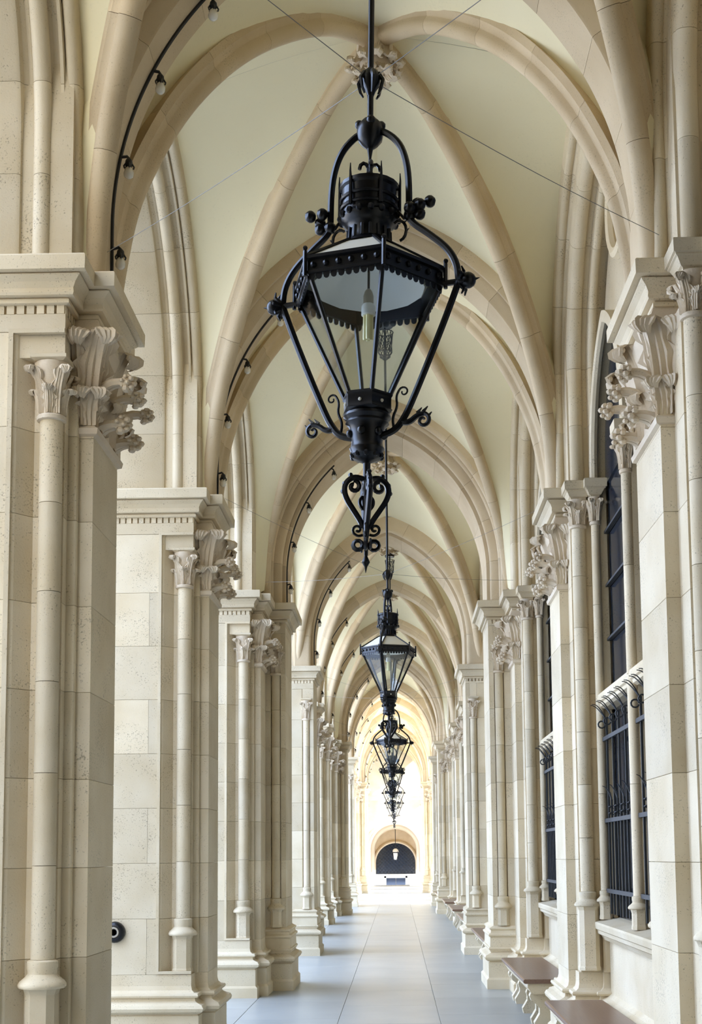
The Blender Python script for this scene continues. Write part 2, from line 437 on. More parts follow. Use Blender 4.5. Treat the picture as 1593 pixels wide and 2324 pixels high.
def dentils(par, side, P, near):
    """row of dentils under the cornice"""
    P = ccw(P)
    dm = cached(('dentil',), lambda: MB().box(-.0195, .0195, -.001, .022, 4.428, 4.476).mesh('dentil', 'limestone'))
    dm_all = MB(); cnt = 0
    n = len(P)
    for i in range(n):
        a, b = P[i], P[(i + 1) % n]
        L = math.hypot(b[0] - a[0], b[1] - a[1])
        if L < .06 or max(abs(a[0]), abs(b[0])) > 2.64 and abs(a[0] - b[0]) < .01: continue
        k = max(1, int(L / .051)); t = ((b[0] - a[0]) / L, (b[1] - a[1]) / L); nn = (t[1], -t[0])
        for q in range(k):
            s = (q + .5) * L / k
            x, y = a[0] + t[0] * s, a[1] + t[1] * s
            if near and nn[1] < -.5:
                ob('dentil', dm, par, (x, y, 0), (0, 0, math.atan2(t[1], t[0])))
            else:
                vs = []
                for zz in (4.428, 4.476):
                    for (e, g) in ((-.0195, .001), (.0195, .001), (.0195, -.022), (-.0195, -.022)):
                        vs.append((x + t[0] * e + nn[0] * g, y + t[1] * e + nn[1] * g, zz))
                dm_all.add(vs, [(0, 3, 2, 1), (4, 5, 6, 7), (0, 1, 5, 4), (1, 2, 6, 5), (2, 3, 7, 6), (3, 0, 4, 7)]); cnt += 1
    return dm_all if cnt else None

def make_pier(idx, side):
    c, kind = PIERS[idx]
    root = empty('pier', (XC, c, 0))
    near = idx in (2, 3)
    O = outline(side, kind, True); Oxy = to_xy(side, O)
    v0 = min(p[1] for p in O); v1 = max(p[1] for p in O)
    ob('plinth', zmesh('plinth', side, kind, lambda: loft_offsets(Oxy, BASE_PROF), 'plinth'), root)
    for k in range(7):
        z = .64 + CH * k
        if side < 0:
            sp = (1.97, 2.27)[k % 2]
            ob('stone_block', course_mesh(side, kind, sp, CH), root, (0, 0, z))
            ob('stone_block', back_mesh(side, kind, sp, CH), root, (0, 0, z))
        else:
            ob('stone_block', course_mesh(side, kind, None, CH), root, (0, 0, z))
    zt = .64 + 7 * CH
    zf = 4.33 if side < 0 else 4.40
    ob('stone_block', course_mesh(side, kind, None, round(zf - zt, 4)), root, (0, 0, zt))
    if side > 0:
        ob('stone_block', zmesh('rtop', side, kind, lambda: extrude([(1.64, v0), (2.3, v0), (2.3, v1), (1.64, v1)], zf + .001, 4.698), 'stone_block'), root)
        pp = [(1.64, -.35), (1.51, -.35)]
        Pc = pp + mir(pp) if kind == 0 else pp + [(1.51, .28), (1.25, .28), (1.25, 1.22), (1.64, 1.22)]
        if kind < 0: Pc = mir(Pc)
        Oxy = to_xy(side, Pc)
    fz = zmesh('frieze', side, kind, lambda: extrude(Oxy, zf + .002, 4.428), 'frieze')
    ob('frieze', fz, root)
    ob('dentil_bed', zmesh('dbed', side, kind, lambda: loft_offsets(Oxy, [(4.428, -.02), (4.476, -.02)]), 'dentil_bed'), root)
    if near:
        d = dentils(root, side, Oxy, True)
        if d: tag(ob('dentil_row', d.mesh('dentil_row', 'limestone'), root), kind='stuff')
    else:
        tag(ob('dentil_row', cached(('dentrow', side, kind), lambda: dentils(None, side, Oxy, False).mesh('dentil_row', 'limestone')), root), kind='stuff')
    ob('cornice', zmesh('cornice', side, kind, lambda: loft_offsets(Oxy, CORN_PROF), 'cornice'), root)
    # columns
    ends = []
    if side < 0:
        nv = [-1, 1] if kind == 0 else ([-1] if kind > 0 else [1])
        for s in nv:
            put_column(root, side * 1.685, s * .435, .06, .955, 3.90, .28, .095, ped=.655, pw=.078)
            ob('niche_lintel', cached(('nl',), lambda: MB().box(-1.86, -1.605, -.06, .06, 4.20, 4.34).mesh('niche_lintel', 'limestone')), root, (0, s * .435, 0))
            # raised fillet framing the niche
            def frame():
                mb = MB()
                mb.box(-1.893, -1.868, -.012, .018, .645, 4.345); mb.box(-1.893, -1.60, -.012, .018, 4.322, 4.345); mb.box(-1.893, -1.60, -.012, .018, .645, .668)
                return mb.mesh('niche_frame', 'limestone')
            ob('niche_frame', cached(('nf',), frame), root, (0, s * .52 - (.0 if s < 0 else .008), 0))
    else:
        nv = [-1, 1] if kind == 0 else ([-1] if kind > 0 else [1])
        for s in nv:
            put_column(root, 1.65, s * .59,   .056, 1.17, 4.333, .215, .088, ped=.66, pw=.085, baseh=.12, tall=True)
    if kind:
        k = kind
        nb_out = to_xy(side, [(1.25, k * .28), (1.56, k * .28), (1.56, k * 1.22), (1.25, k * 1.22)])
        ob('nib_pedestal', zmesh('nibped', side, kind, lambda: loft_offsets(nb_out, [(.44, .05), (.60, .045), (.615, .045), (.62, .06), (.635, .066), (.65, .06), (.66, .04), (.69, .034), (.705, .05), (.72, .05), (.745, .004)]), 'nib_pedestal'), root)
        for vv in (.305, 1.195):
            put_column(root, side * 1.37, k * vv, .055,   .955, 3.84, .30, .09, ped=.745, pw=.07)
            ob('niche_lintel', cached(('nl2', side), lambda: MB().box(min(side * 1.31, side * 1.43), max(side * 1.31, side * 1.43), -.035, .035, 4.176, 4.40).mesh('niche_lintel', 'limestone')), root, (0, k * (vv + (.012 if vv < 1 else -.012)), 0))
    pu = 1.495 if side < 0 else 1.51
    pil_capital(root, side, pu, -.30 if side < 0 else -.34, (.30 if side < 0 else .34) if kind <= 0 else .24) if kind >= 0 else pil_capital(root, side, pu, -.24, .30 if side < 0 else .34)
    return root

roots = {}
for idx in range(len(PIERS)):
    for side in (-1, 1):
        roots[(idx, side)] = make_pier(idx, side)
NTH = ['', 'first', 'second', 'third', 'fourth', 'fifth', 'sixth', 'seventh', 'eighth', 'ninth', 'tenth', 'eleventh', 'twelfth']
def where(idx):
    """place along the row, counted from the pier with the valve (index 3)"""
    if idx == 3: return 'the valve pier'
    if idx < 3: return NTH[3 - idx] + ' pier before the valve pier'
    return NTH[idx - 3] + ' pier beyond the valve pier'
for (idx, side), r in roots.items():
    k = PIERS[idx][1]
    body = 'slender' if k == 0 else 'doubled'
    if side < 0:
        if idx == 3: tag(r, 'pale limestone arcade pier carrying the round black valve', 'pier', 'piers along the open side')
        else: tag(r, body + ' limestone arcade pier, ' + where(idx) + ' on the open side', 'pier', 'piers along the open side')
    else:
        tag(r, body + ' limestone wall pier opposite ' + ('the ' if idx != 3 else '') + where(idx), 'pier', 'piers along the window side')

# ------------------------------------------------------------------ arch paths
def arch_path(w, z0, stilt, e, n=40):
    """pointed arch in (h, z): list of (h, z, nh, nz), n pointing out of the opening"""
    zc = z0 + stilt; r = w + e; pts = []
    ns = max(1, int(stilt / .08))
    if stilt > 0:
        for k in range(ns): pts.append((-w, z0 + stilt * k / ns, -1.0, 0.0))
    a1 = math.acos(max(-1, min(1, e / r)))
    half = []
    for k in range(n + 1):
        a = a1 * k / n
        half.append((e - r * math.cos(a), zc + r * math.sin(a), -math.cos(a), math.sin(a)))
    pts += half
    rev = [(-h, z, -nh, nz) for h, z, nh, nz in reversed(pts)]
    if e > 1e-6: return pts + rev
    return pts + rev[1:]
def resample(path, t0, t1, m):
    d = [0.0]
    for i in range(1, len(path)):
        d.append(d[-1] + math.dist(path[i][:2], path[i - 1][:2]))
    L = d[-1]; out = []
    ts = [t0 * L + (t1 - t0) * L * k / m for k in range(m + 1)]
    j = 0
    for t in ts:
        while j < len(d) - 2 and d[j + 1] < t: j += 1
        q = 0 if d[j + 1] == d[j] else (t - d[j]) / (d[j + 1] - d[j])
        q = max(0, min(1, q))
        out.append(tuple(path[j][k] * (1 - q) + path[j + 1][k] * q for k in range(4)))
    return out, L
def sweep(path, prof, put, closed=True):
    """prof: list of (b, n); put(h, z, b) -> xyz"""
    mb = MB(); rings = []
    for h, z, nh, nz in path:
        rings.append([put(h + nh * n, z + nz * n, b) for b, n in prof])
    return mb.loft(rings) if closed else mb
def arch_stones(par, name, path, prof, put, step, mat, key=None, loc=(0, 0, 0), gap=.0012, odd=True):
    _, L = resample(path, 0, 1, 2)
    n = max(2, round(L / step))
    if odd and n % 2 == 0: n += 1
    for k in range(n):
        def f(k=k):
            g = gap / L
            p, _ = resample(path, k / n + g, (k + 1) / n - g, max(3, round(L / n / .07)))
            return sweep(p, prof, put).mesh(name, mat, True)
        me = cached((key, k), f) if key else f()
        ob(name, me, par, loc)

ceiling = tag(empty('ceiling'), 'ribbed stone vault with cream plaster cells over the walk', kind='structure')
wall_left = tag(empty('wall_left'), 'row of moulded open archways along the bright side of the walk', kind='structure')
wall_right = tag(empty('wall_right'), 'window wall of moulded blind arches along the closed side', kind='structure')

NC = .75
TW, TST, TE = 1.46, .40, .60           # plain transverse arch
SW, SST, SE = 1.25, .40, .70           # wide transverse arch
T_PROF = [(-.27, .24), (-.27, .13), (-.255, .10), (-.235, .095), (-.225, .105), (-.215, .06), (-.20, .045), (-.19, .012), (-.178, 0), (.178, 0), (.19, .012), (.20, .045), (.215, .06), (.225, .105), (.235, .095), (.255, .10), (.27, .13), (.27, .24)]
def rollp(b, n, r, a0, a1, k=6):
    return [(b + r * math.cos(math.radians(a0 + (a1 - a0) * i / k)), n + r * math.sin(math.radians(a0 + (a1 - a0) * i / k))) for i in range(k + 1)]
S_PROF = [(-.80, .30), (-.80, .20)] + rollp(-.735, .20, .05, 180, 360, 6) + [(-.672, .29), (-.66, .29)] + rollp(-.61, .175, .042, 150, 340, 6) + [(-.56, .27), (-.535, .27), (-.53, .11)] + rollp(-.47, .085, .05, 180, 345, 6) + [(-.415, .15), (-.405, .15), (-.40, .0), (.40, 0), (.405, .15), (.415, .15)] + rollp(.47, .085, .05, 195, 360, 6) + [(.52, .11), (.53, .30)]
def put_t(h, z, b): return (h, b, z)

DZ = [(0, 4.70), (.02, 4.99), (.05, 5.33), (.1, 5.62), (.19, 6.03), (.3, 6.40), (.44, 6.78), (.6, 7.10), (.77, 7.37), (.9, 7.48), (1, 7.53)]
def dz_of(s):
    for (a, za), (b, zb) in zip(DZ, DZ[1:]):
        if s <= b: return za + (zb - za) * (s - a) / (b - a)
    return DZ[-1][1]
def smooth_curve(pts, it=2):
    for _ in range(it):
        q = [pts[0]]
        for a, b in zip(pts, pts[1:]):
            q += [tuple(.75 * x + .25 * y for x, y in zip(a, b)), tuple(.25 * x + .75 * y for x, y in zip(a, b))]
        pts = q + [pts[-1]]
    return pts
DSM = smooth_curve(DZ, 3)
D_PROF = [(-.076, .20), (-.076, .15), (-.066, .14), (-.052, .108)] + rollp(0, .064, .063, 145, 395, 10) + [(.052, .108), (.066, .14), (.076, .15), (.076, .20)]
BSTR = (1.90, .13)

def lspan(i):
    """open archway i: half span, centre"""
    c0, k0, c1, k1 = bay_edges(i)
    y0 = c0 + (1.22 if k0 > 0 else .52); y1 = c1 - (1.22 if k1 < 0 else .52)
    return (y1 - y0) / 2, (y0 + y1) / 2
def rspan(i):
    c0, k0, c1, k1 = bay_edges(i)
    y0 = c0 + (1.48 if k0 > 0 else .64); y1 = c1 - (1.48 if k1 < 0 else .64)
    return (y1 - y0) / 2, (y0 + y1) / 2
def wall_path(a, w0=1.84):
    st = max(.2, 7.10 - a - ZC) if a > 1.95 else .68
    return arch_path(a, ZC, st, 0.0 if a > 1.95 else .02, 36)
L_PROF = [(2.65, .30), (2.65, 0), (1.875, 0), (1.855, .012), (1.845, .05), (1.82, .065), (1.80, .06)] + [(b, n) for b, n in rollp(1.745, .045, .048, 30, -210, 9)] + [(1.685, .09), (1.655, .09), (1.65, .055), (1.632, .055)] + rollp(1.59, .095, .036, 0, -200, 6) + [(1.545, .14), (1.545, .30)]
R_PROF = [(1.92, .25), (1.92, .03), (1.80, .03)] + rollp(1.755, -.005, .034, 40, -200, 7) + [(1.715, .03), (1.712, .045), (1.68, .05)] + rollp(1.615, .045, .056, 10, -190, 9) + [(1.553, .065), (1.553, .20), (1.535, .215)] + rollp(1.50, .24, .035, -30, -200, 5) + [(1.46, .30), (1.46, .40), (1.6, .45)]

def rpath(a): return arch_path(a, 4.70, .74 if a < 1.8 else .29, .02, 36)
NB = len(PIERS) - 1
for i in range(NB):
    c0, k0, c1, k1 = bay_edges(i)
    # ---- open archway
    a, yc = lspan(i)
    arch = empty('archway', (XC, yc, 0), parent=wall_left)
    pth = wall_path(a)
    arch_stones(arch, 'arch_stone', pth, L_PROF, lambda h, z, b: (-b, h, z), .55, 'limestone', key=('L', round(a, 3)))
    # ---- wall arch on the window side
    a, yc = rspan(i)
    arch = empty('wall_arch', (XC + .035, yc, 0), parent=wall_right)
    arch_stones(arch, 'arch_stone', rpath(a), R_PROF, lambda h, z, b: (b, h, z), .55, 'limestone', key=('R', round(a, 3)))
    # ---- vault bay
    def edge(c, k, far):   # plane where the cells meet the transverse arch: (y, extrados half width path)
        if far:   # far boundary of the bay: pier i+1
            if k < 0: return c - NC - .50, 'S'
            return (c - .02, 'S') if k > 0 else (c - .36, 'T')
        if k > 0: return c + NC + .50, 'S'
        return (c + .02, 'S') if k < 0 else (c + .16, 'T')
    ya, ka = edge(c0, k0, False); yb, kb = edge(c1, k1, True)
    ym = (ya + yb) / 2
    bay = empty('vault_bay', (XC, ym, 0), parent=ceiling)
    hl = (yb - ya) / 2
    la, lc = lspan(i); ra, rc = rspan(i)
    def curve_T(kd):
        p = arch_path(TW, ZC, TST, TE, 30) if kd == 'T' else arch_path(SW, ZC, SST, SE, 30)
        n = .20 if kd == 'T' else .27
        q = [(h + nh * n, z + nz * n, 0, 0) for h, z, nh, nz in p]
        q = [p_ for p_ in q if p_[0] <= 0 and p_[1] < max(r_[1] for r_ in q) + 1][:len(p) // 2]
        ap = q[-1]; q.append((0.0, ap[1] + abs(ap[0]) * .35, 0, 0))
        return resample(q, 0, 1, 24)[0]
    def curve_W(aa, p, n):
        q = [(h + nh * n, z + nz * n, 0, 0) for h, z, nh, nz in p]
        q = [p_ for p_ in q if p_[0] <= 1e-6]
        return resample(q, 0, 1, 24)[0]
    wl_ = curve_W(la, wall_path(la), .14)
    wr_ = curve_W(ra, rpath(ra), .36)
    dg = resample([(s, z + .12, 0, 0) for s, z in DSM], 0, 1, 24)[0]
    hdiag = math.hypot(1.47, hl)
    dgl = resample([(s * hdiag, z + .12, 0, 0) for s, z in DSM], 0, 1, 24)[0]
    for sx in (-1, 1):
        for sy in (-1, 1):
            kd = ka if sy < 0 else kb
            T = curve_T(kd); Wc = wl_ if sx < 0 else wr_
            uw = 1.55 if sx < 0 else 1.515
            vc = (lc if sx < 0 else rc) - ym
            D = [Vector((sx * 1.47 * (1 - p[0] / hdiag), sy * hl * (1 - p[0] / hdiag), p[1])) for p in dgl]
            Tv = [Vector((sx * abs(p[0]), sy * hl, p[1])) for p in T]
            Wv = [Vector((sx * uw, vc + sy * abs(p[0]), p[1])) for p in Wc]
            for (A, B) in ((D, Tv), (D, Wv)):
                mb = MB(); K = 6
                rows = [[A[j].lerp(B[j], q / K) + Vector((0, 0, .05 * math.sin(PI * q / K) * (j / 24))) for q in range(K + 1)] for j in range(25)]
                vs = [p for r in rows for p in r]; nn = K + 1
                fs = [(j * nn + q, j * nn + q + 1, (j + 1) * nn + q + 1, (j + 1) * nn + q) for j in range(24) for q in range(K)]
                mb.add(vs, fs)
                me = mb.mesh('vault_cell', 'plaster', False)
                me.polygons.foreach_set('use_smooth', [True] * len(me.polygons))
                ob('vault_cell', me, bay)
            # diagonal rib, stones
            rib = empty('diagonal_rib', (0, 0, 0), parent=bay)
            pth = [(s * hdiag, z, 0, 0) for s, z in DSM]
            fr = []
            for j, p in enumerate(pth):
                q0 = pth[max(0, j - 1)]; q1 = pth[min(len(pth) - 1, j + 1)]
                tx, tz = q1[0] - q0[0], q1[1] - q0[1]; l_ = math.hypot(tx, tz) or 1
                fr.append((p[0], p[1], -tz / l_, tx / l_))
            dx, dy = -sx * 1.47 / hdiag, -sy * hl / hdiag
            def put_d(h, z, b, dx=dx, dy=dy, sx=sx, sy=sy, hl=hl): return (sx * 1.47 + dx * h - dy * b, sy * hl + dy * h + dx * b, z)
            arch_stones(rib, 'rib_stone', fr, D_PROF, put_d, .62, 'rib_stone', odd=False)
    # boss
    bz = 7.43
    def boss_f():
        mb = MB()
        mb.lathe([(.02, bz - .10), (.05, bz - .095), (.075, bz - .07), (.10, bz - .05), (.12, bz), (.115, bz + .06), (.135, bz + .10), (.13, bz + .24)], 16)
        return mb.mesh('boss', 'carved_stone', True)
    bo = ob('boss', cached(('boss',), boss_f), bay)
    lf = leaf_mesh(.15, .085, .05, 'leaf', .03, .010)
    for ring, (rr, n, z, tilt) in enumerate(((.115, 10, bz + .10, PI), (.07, 7, bz + .02, PI))):
        for k in range(n):
            aa = 2 * PI * k / n + ring * .3
            ob('leaf', lf, bo, (math.cos(aa) * rr, math.sin(aa) * rr, z), (PI * .92, 0, aa + PI * 0), (1, 1, 1))
# ---- transverse arches
for idx, (c, k) in enumerate(PIERS):
    if k == 0:
        tr = empty('transverse_arch', (XC, c - .10, 0), parent=ceiling)
        arch_stones(tr, 'arch_stone', arch_path(TW, ZC, TST, TE), T_PROF, put_t, .5, 'rib_stone', key=('T',))
    else:
        tr = empty('wide_transverse_arch', (XC, c + k * NC, 0), parent=ceiling)
        pr_ = S_PROF if k > 0 else [(-b, n) for b, n in reversed(S_PROF)]
        arch_stones(tr, 'arch_stone', arch_path(SW, ZC, SST, SE), pr_, put_t, .5, 'rib_stone', key=('S', k))
    # masonry above the cornice between neighbouring archways
    for side in (-1, 1):
        O = outline(side, k, True); v0 = min(p[1] for p in O); v1 = max(p[1] for p in O)
        me = cached(('springer', side, k), lambda: MB().box(min(side * 1.58, side * 2.62), max(side * 1.58, side * 2.62), v0 + .03, v1 - .03, 4.705, 7.9).mesh('spandrel_core', 'limestone'))
        ob('spandrel_core', me, wall_left if side < 0 else wall_right, (XC, c, 0))
rf = MB().box(-3.1, 2.7, -9, 72, 8.0, 8.2).mesh('light_seal_slab', 'unseen_stone')  # unseen slab added over the cells to stop light leaks
ob('light_seal_slab', rf, ceiling)

# ------------------------------------------------------------------ windows of the closed side
def prism(pts, axis_fn, b0, b1, mb=None):
    """extrude a 2-D outline (p, q) between b0 and b1 through axis_fn(p, q, b)"""
    mb = mb or MB()
    return mb.loft([[axis_fn(p, q, b0) for p, q in pts], [axis_fn(p, q, b1) for p, q in pts]])
def make_window(n, i):
    a, yc = rspan(i)
    root = tag(empty('window_%d' % n, (XC + .035, yc, 0)), 'tall two-light stone window with iron bars above a deep sill', kind='structure')
    K = round(a, 3)
    A = a + .0
    pan = cached(('panel', K), lambda: MB().box(1.775, 2.25, -A, A, .40, .985).mesh('apron_panel', 'limestone'))
    ob('apron_panel', pan, root)
    def plinth():
        pr = [(1.62, 0), (1.62, .30), (1.64, .33), (1.68, .36), (1.69, .40), (1.70, .43), (1.74, .45), (1.775, .48), (2.2, .48), (2.2, 0)]
        return prism(pr, lambda p, q, b: (p, b, q), -A, A).mesh('apron_plinth', 'limestone')
    ob('apron_plinth', cached(('plinthw', K), plinth), root)
    def sill():
        pr = [(1.655, 1.035), (1.66, .995), (1.675, .985), (1.68, .955), (1.71, .94), (1.73, .905), (1.775, .89), (2.0, .89), (2.0, 1.10), (1.80, 1.075), (1.66, 1.05)]
        return prism(pr, lambda p, q, b: (p, b, q), -A - .03, A + .03).mesh('sill', 'limestone')
    ob('sill', cached(('sill', K), sill), root)
    jv = A - .045
    for v, r in ((-jv, .036), (jv, .036), (0, .040)):
        co = empty('colonnette', (1.745, v, 0), parent=root)
        ob('column_pedestal', col_ped(r * 1.35, 1.07, 1.21), co)
        ob('column_base', col_base(r, 1.21, .09, 0, 0), co)
        for z0, z1 in ((1.30, 2.08), (2.08, 2.86), (2.86, 3.64), (3.64, 4.343)):
            ob('column_shaft', col_shaft(r, z0 + .0015, z1 - .0015), co)
        bell, aba = col_cap(r, 4.343, .205, .062, True)
        cb = ob('capital_bell', bell, co); ob('abacus', aba, co)
        lf = leaf_mesh(.18, .048, .036, 'leaf', .018, .008)
        for k in range(6):
            an = k * PI / 3
            ob('leaf', lf, cb, (math.cos(an) * r * .92, math.sin(an) * r * .92, 4.347), (0, 0, an))
    def mull():
        mb = MB()
        for v, hw in ((-jv - .03, .032), (jv + .03, .032), (0, .036)):
            mb.box(1.775, 1.84, v - hw, v + hw, 1.08, 4.70)
        return mb.mesh('mullion', 'limestone')
    ob('mullion', cached(('mull', K), mull), root)
    def trans():
        pr = [(1.715, 2.86), (1.72, 2.825), (1.735, 2.815), (1.74, 2.79), (1.77, 2.775), (1.90, 2.77), (1.90, 2.98), (1.78, 2.92), (1.72, 2.885)]
        return prism(pr, lambda p, q, b: (p, b, q), -jv, jv).mesh('transom', 'limestone')
    ob('transom', cached(('trans', K), trans), root)
    # tracery head
    hw = jv / 2
    for s in (-1, 1):
        def sub():
            return sweep(arch_path(hw, 4.65, .10, .35, 16), [(1.715, .03), (1.708, .0), (1.72, -.028), (1.745, -.038), (1.77, -.028), (1.78, .0), (1.785, .03), (1.85, .03), (1.85, .06), (1.72, .06)], lambda h, z, b: (b, h, z)).mesh('tracery_arch', 'limestone', True)
        ob('tracery_arch', cached(('sub', K), sub), root, (0, s * hw, 0))
    def oculus():
        R_ = .40 if A < 1.8 else .55
        return MB().tube([(1.76, R_ * math.cos(t * PI / 14), 6.42 + R_ * math.sin(t * PI / 14)) for t in range(28)], .05, 8, closed=True).mesh('oculus', 'limestone', True)
    ob('oculus', cached(('ocu', K), oculus), root)
    # glass
    for s in (-1, 1):
        for z0, z1 in ((1.08, 2.80), (2.95, 4.68)):
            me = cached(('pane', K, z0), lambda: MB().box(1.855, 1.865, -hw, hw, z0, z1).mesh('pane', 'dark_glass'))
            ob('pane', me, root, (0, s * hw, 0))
    def head():
        p = arch_path(A, 4.68, .74 if A < 1.8 else .29, .02, 16)
        return prism([(h, z) for h, z, _, _ in p], lambda q, z, b: (b, q, z), 1.855, 1.90).mesh('head_panel', 'limestone')
    ob('head_panel', cached(('head', K), head), root)
    for s in (-1, 1):
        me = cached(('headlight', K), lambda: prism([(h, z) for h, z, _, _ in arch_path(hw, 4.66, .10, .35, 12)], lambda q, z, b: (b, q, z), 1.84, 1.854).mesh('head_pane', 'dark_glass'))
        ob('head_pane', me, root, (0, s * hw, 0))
    sb = cached(('saddle', K), lambda: MB().box(1.815, 1.852, -hw, hw, -.009, .009).mesh('saddle_bar', 'grille_iron'))
    for s in (-1, 1):
        for z in (3.35, 3.80, 4.25): ob('saddle_bar', sb, root, (0, s * hw, z))
    # iron grille in each lower light
    lw = jv - .07
    nb = 5 if A < 1.8 else 7
    for s in (-1, 1):
        g = empty('grille', (1.765, s * jv / 2 + 0, 0), parent=root)
        w2 = lw / 2
        tall = cached(('gtall',), lambda: MB().box(-.008, .008, -.008, .008, 1.12, 2.68).mesh('bar', 'grille_iron'))
        short = cached(('gshort',), lambda: MB().box(-.007, .007, -.007, .007, 1.12, 2.02).mesh('bar', 'grille_iron'))
        for k in range(nb):
            v = -w2 + (k + .5) * 2 * w2 / nb
            ob('bar', tall, g, (0, v, 0))
            def scroll():
                mb = MB()
                for q in (-1, 1):
                    mb.tube([(-.0 - .11 * t, q * .045 * math.sin(t * 2.2), 2.68 + .11 * math.sin(t * 1.7)) for t in [m / 6 for m in range(7)]], .006, 5, r_end=.003)
                mb.tube([(-.03 + .028 * math.cos(t * .6) , 0, 2.63 + .028 * math.sin(t * .6)) for t in range(11)], .007, 5)
                return mb.mesh('bar_scroll', 'grille_iron', True)
            ob('bar_scroll', cached(('gscroll',), scroll), g, (-.01, v, 0))
            if k < nb - 1:
                v2 = v + w2 / nb
                ob('bar', short, g, (0, v2, 0))
                def tip():
                    mb = MB()
                    mb.tube([(0, .0, 2.02), (-.02, .012, 2.08), (-.045, .02, 2.12), (-.07, .012, 2.13)], .007, 5, r_end=.002)
                    mb.tube([(0, .0, 2.02), (-.01, -.014, 2.07), (-.03, -.03, 2.10)], .006, 5, r_end=.002)
                    for z in (1.90, 1.95): mb.tube([(-.004 + .02 * math.cos(t), .02 * math.sin(t), z + .004 * t) for t in range(7)], .005, 4)
                    return mb.mesh('bar_scroll', 'grille_iron', True)
                ob('bar_scroll', cached(('gtip',), tip), g, (0, v2, 0))
        rail = cached(('grail', K), lambda: MB().box(-.016, .012, -w2, w2, -.016, .016).mesh('rail', 'grille_iron'))
        for z in (1.30, 1.86, 2.52): ob('rail', rail, g, (0, 0, z))
for n in range(1, 9): make_window(n, n)

# ------------------------------------------------------------------ benches
def make_bench(i):
    a, yc = rspan(i)
    hl = 1.30 if a < 1.8 else 1.72
    root = empty('bench', (XC, yc, 0))
    K = round(a, 3)
    def seat():
        pr = [(1.262, .452), (1.25, .446), (1.247, .432), (1.25, .418), (1.262, .412), (1.70, .412), (1.70, .452)]
        return prism(pr, lambda p, q, b: (p, b, q), -hl, hl).mesh('seat', 'bench_wood')
    ob('seat', cached(('seat', K), seat), root)
    def rail():
        pr = [(1.29, .410), (1.285, .375), (1.30, .36), (1.315, .33), (1.35, .315), (1.62, .315), (1.62, .410)]
        return prism(pr, lambda p, q, b: (p, b, q), -hl + .02, hl - .02).mesh('apron', 'limestone')
    ob('apron', cached(('brail', K), rail), root)
    def leg():
        pr = [(1.36, 0), (1.35, .05), (1.37, .08), (1.40, .13), (1.40, .18), (1.37, .22), (1.325, .25), (1.31, .29), (1.32, .318), (1.615, .318), (1.615, 0)]
        return prism(pr, lambda p, q, b: (p, b, q), -.055, .055).mesh('support', 'limestone')
    for v in (-hl + .14, -hl + .46, 0, hl - .46, hl - .14):
        ob('support', cached(('leg',), leg), root, (0, v, 0))
    return root
for i in range(2, 9):
    b = make_bench(i)
    kind_ = 'brown wooden bench' if rspan(i)[0] < 1.8 else 'long brown wooden bench'
    tag(b, kind_ + ' under the ' + NTH[i - 1] + ' barred window, counted from the large lantern', 'bench', 'benches under the windows')

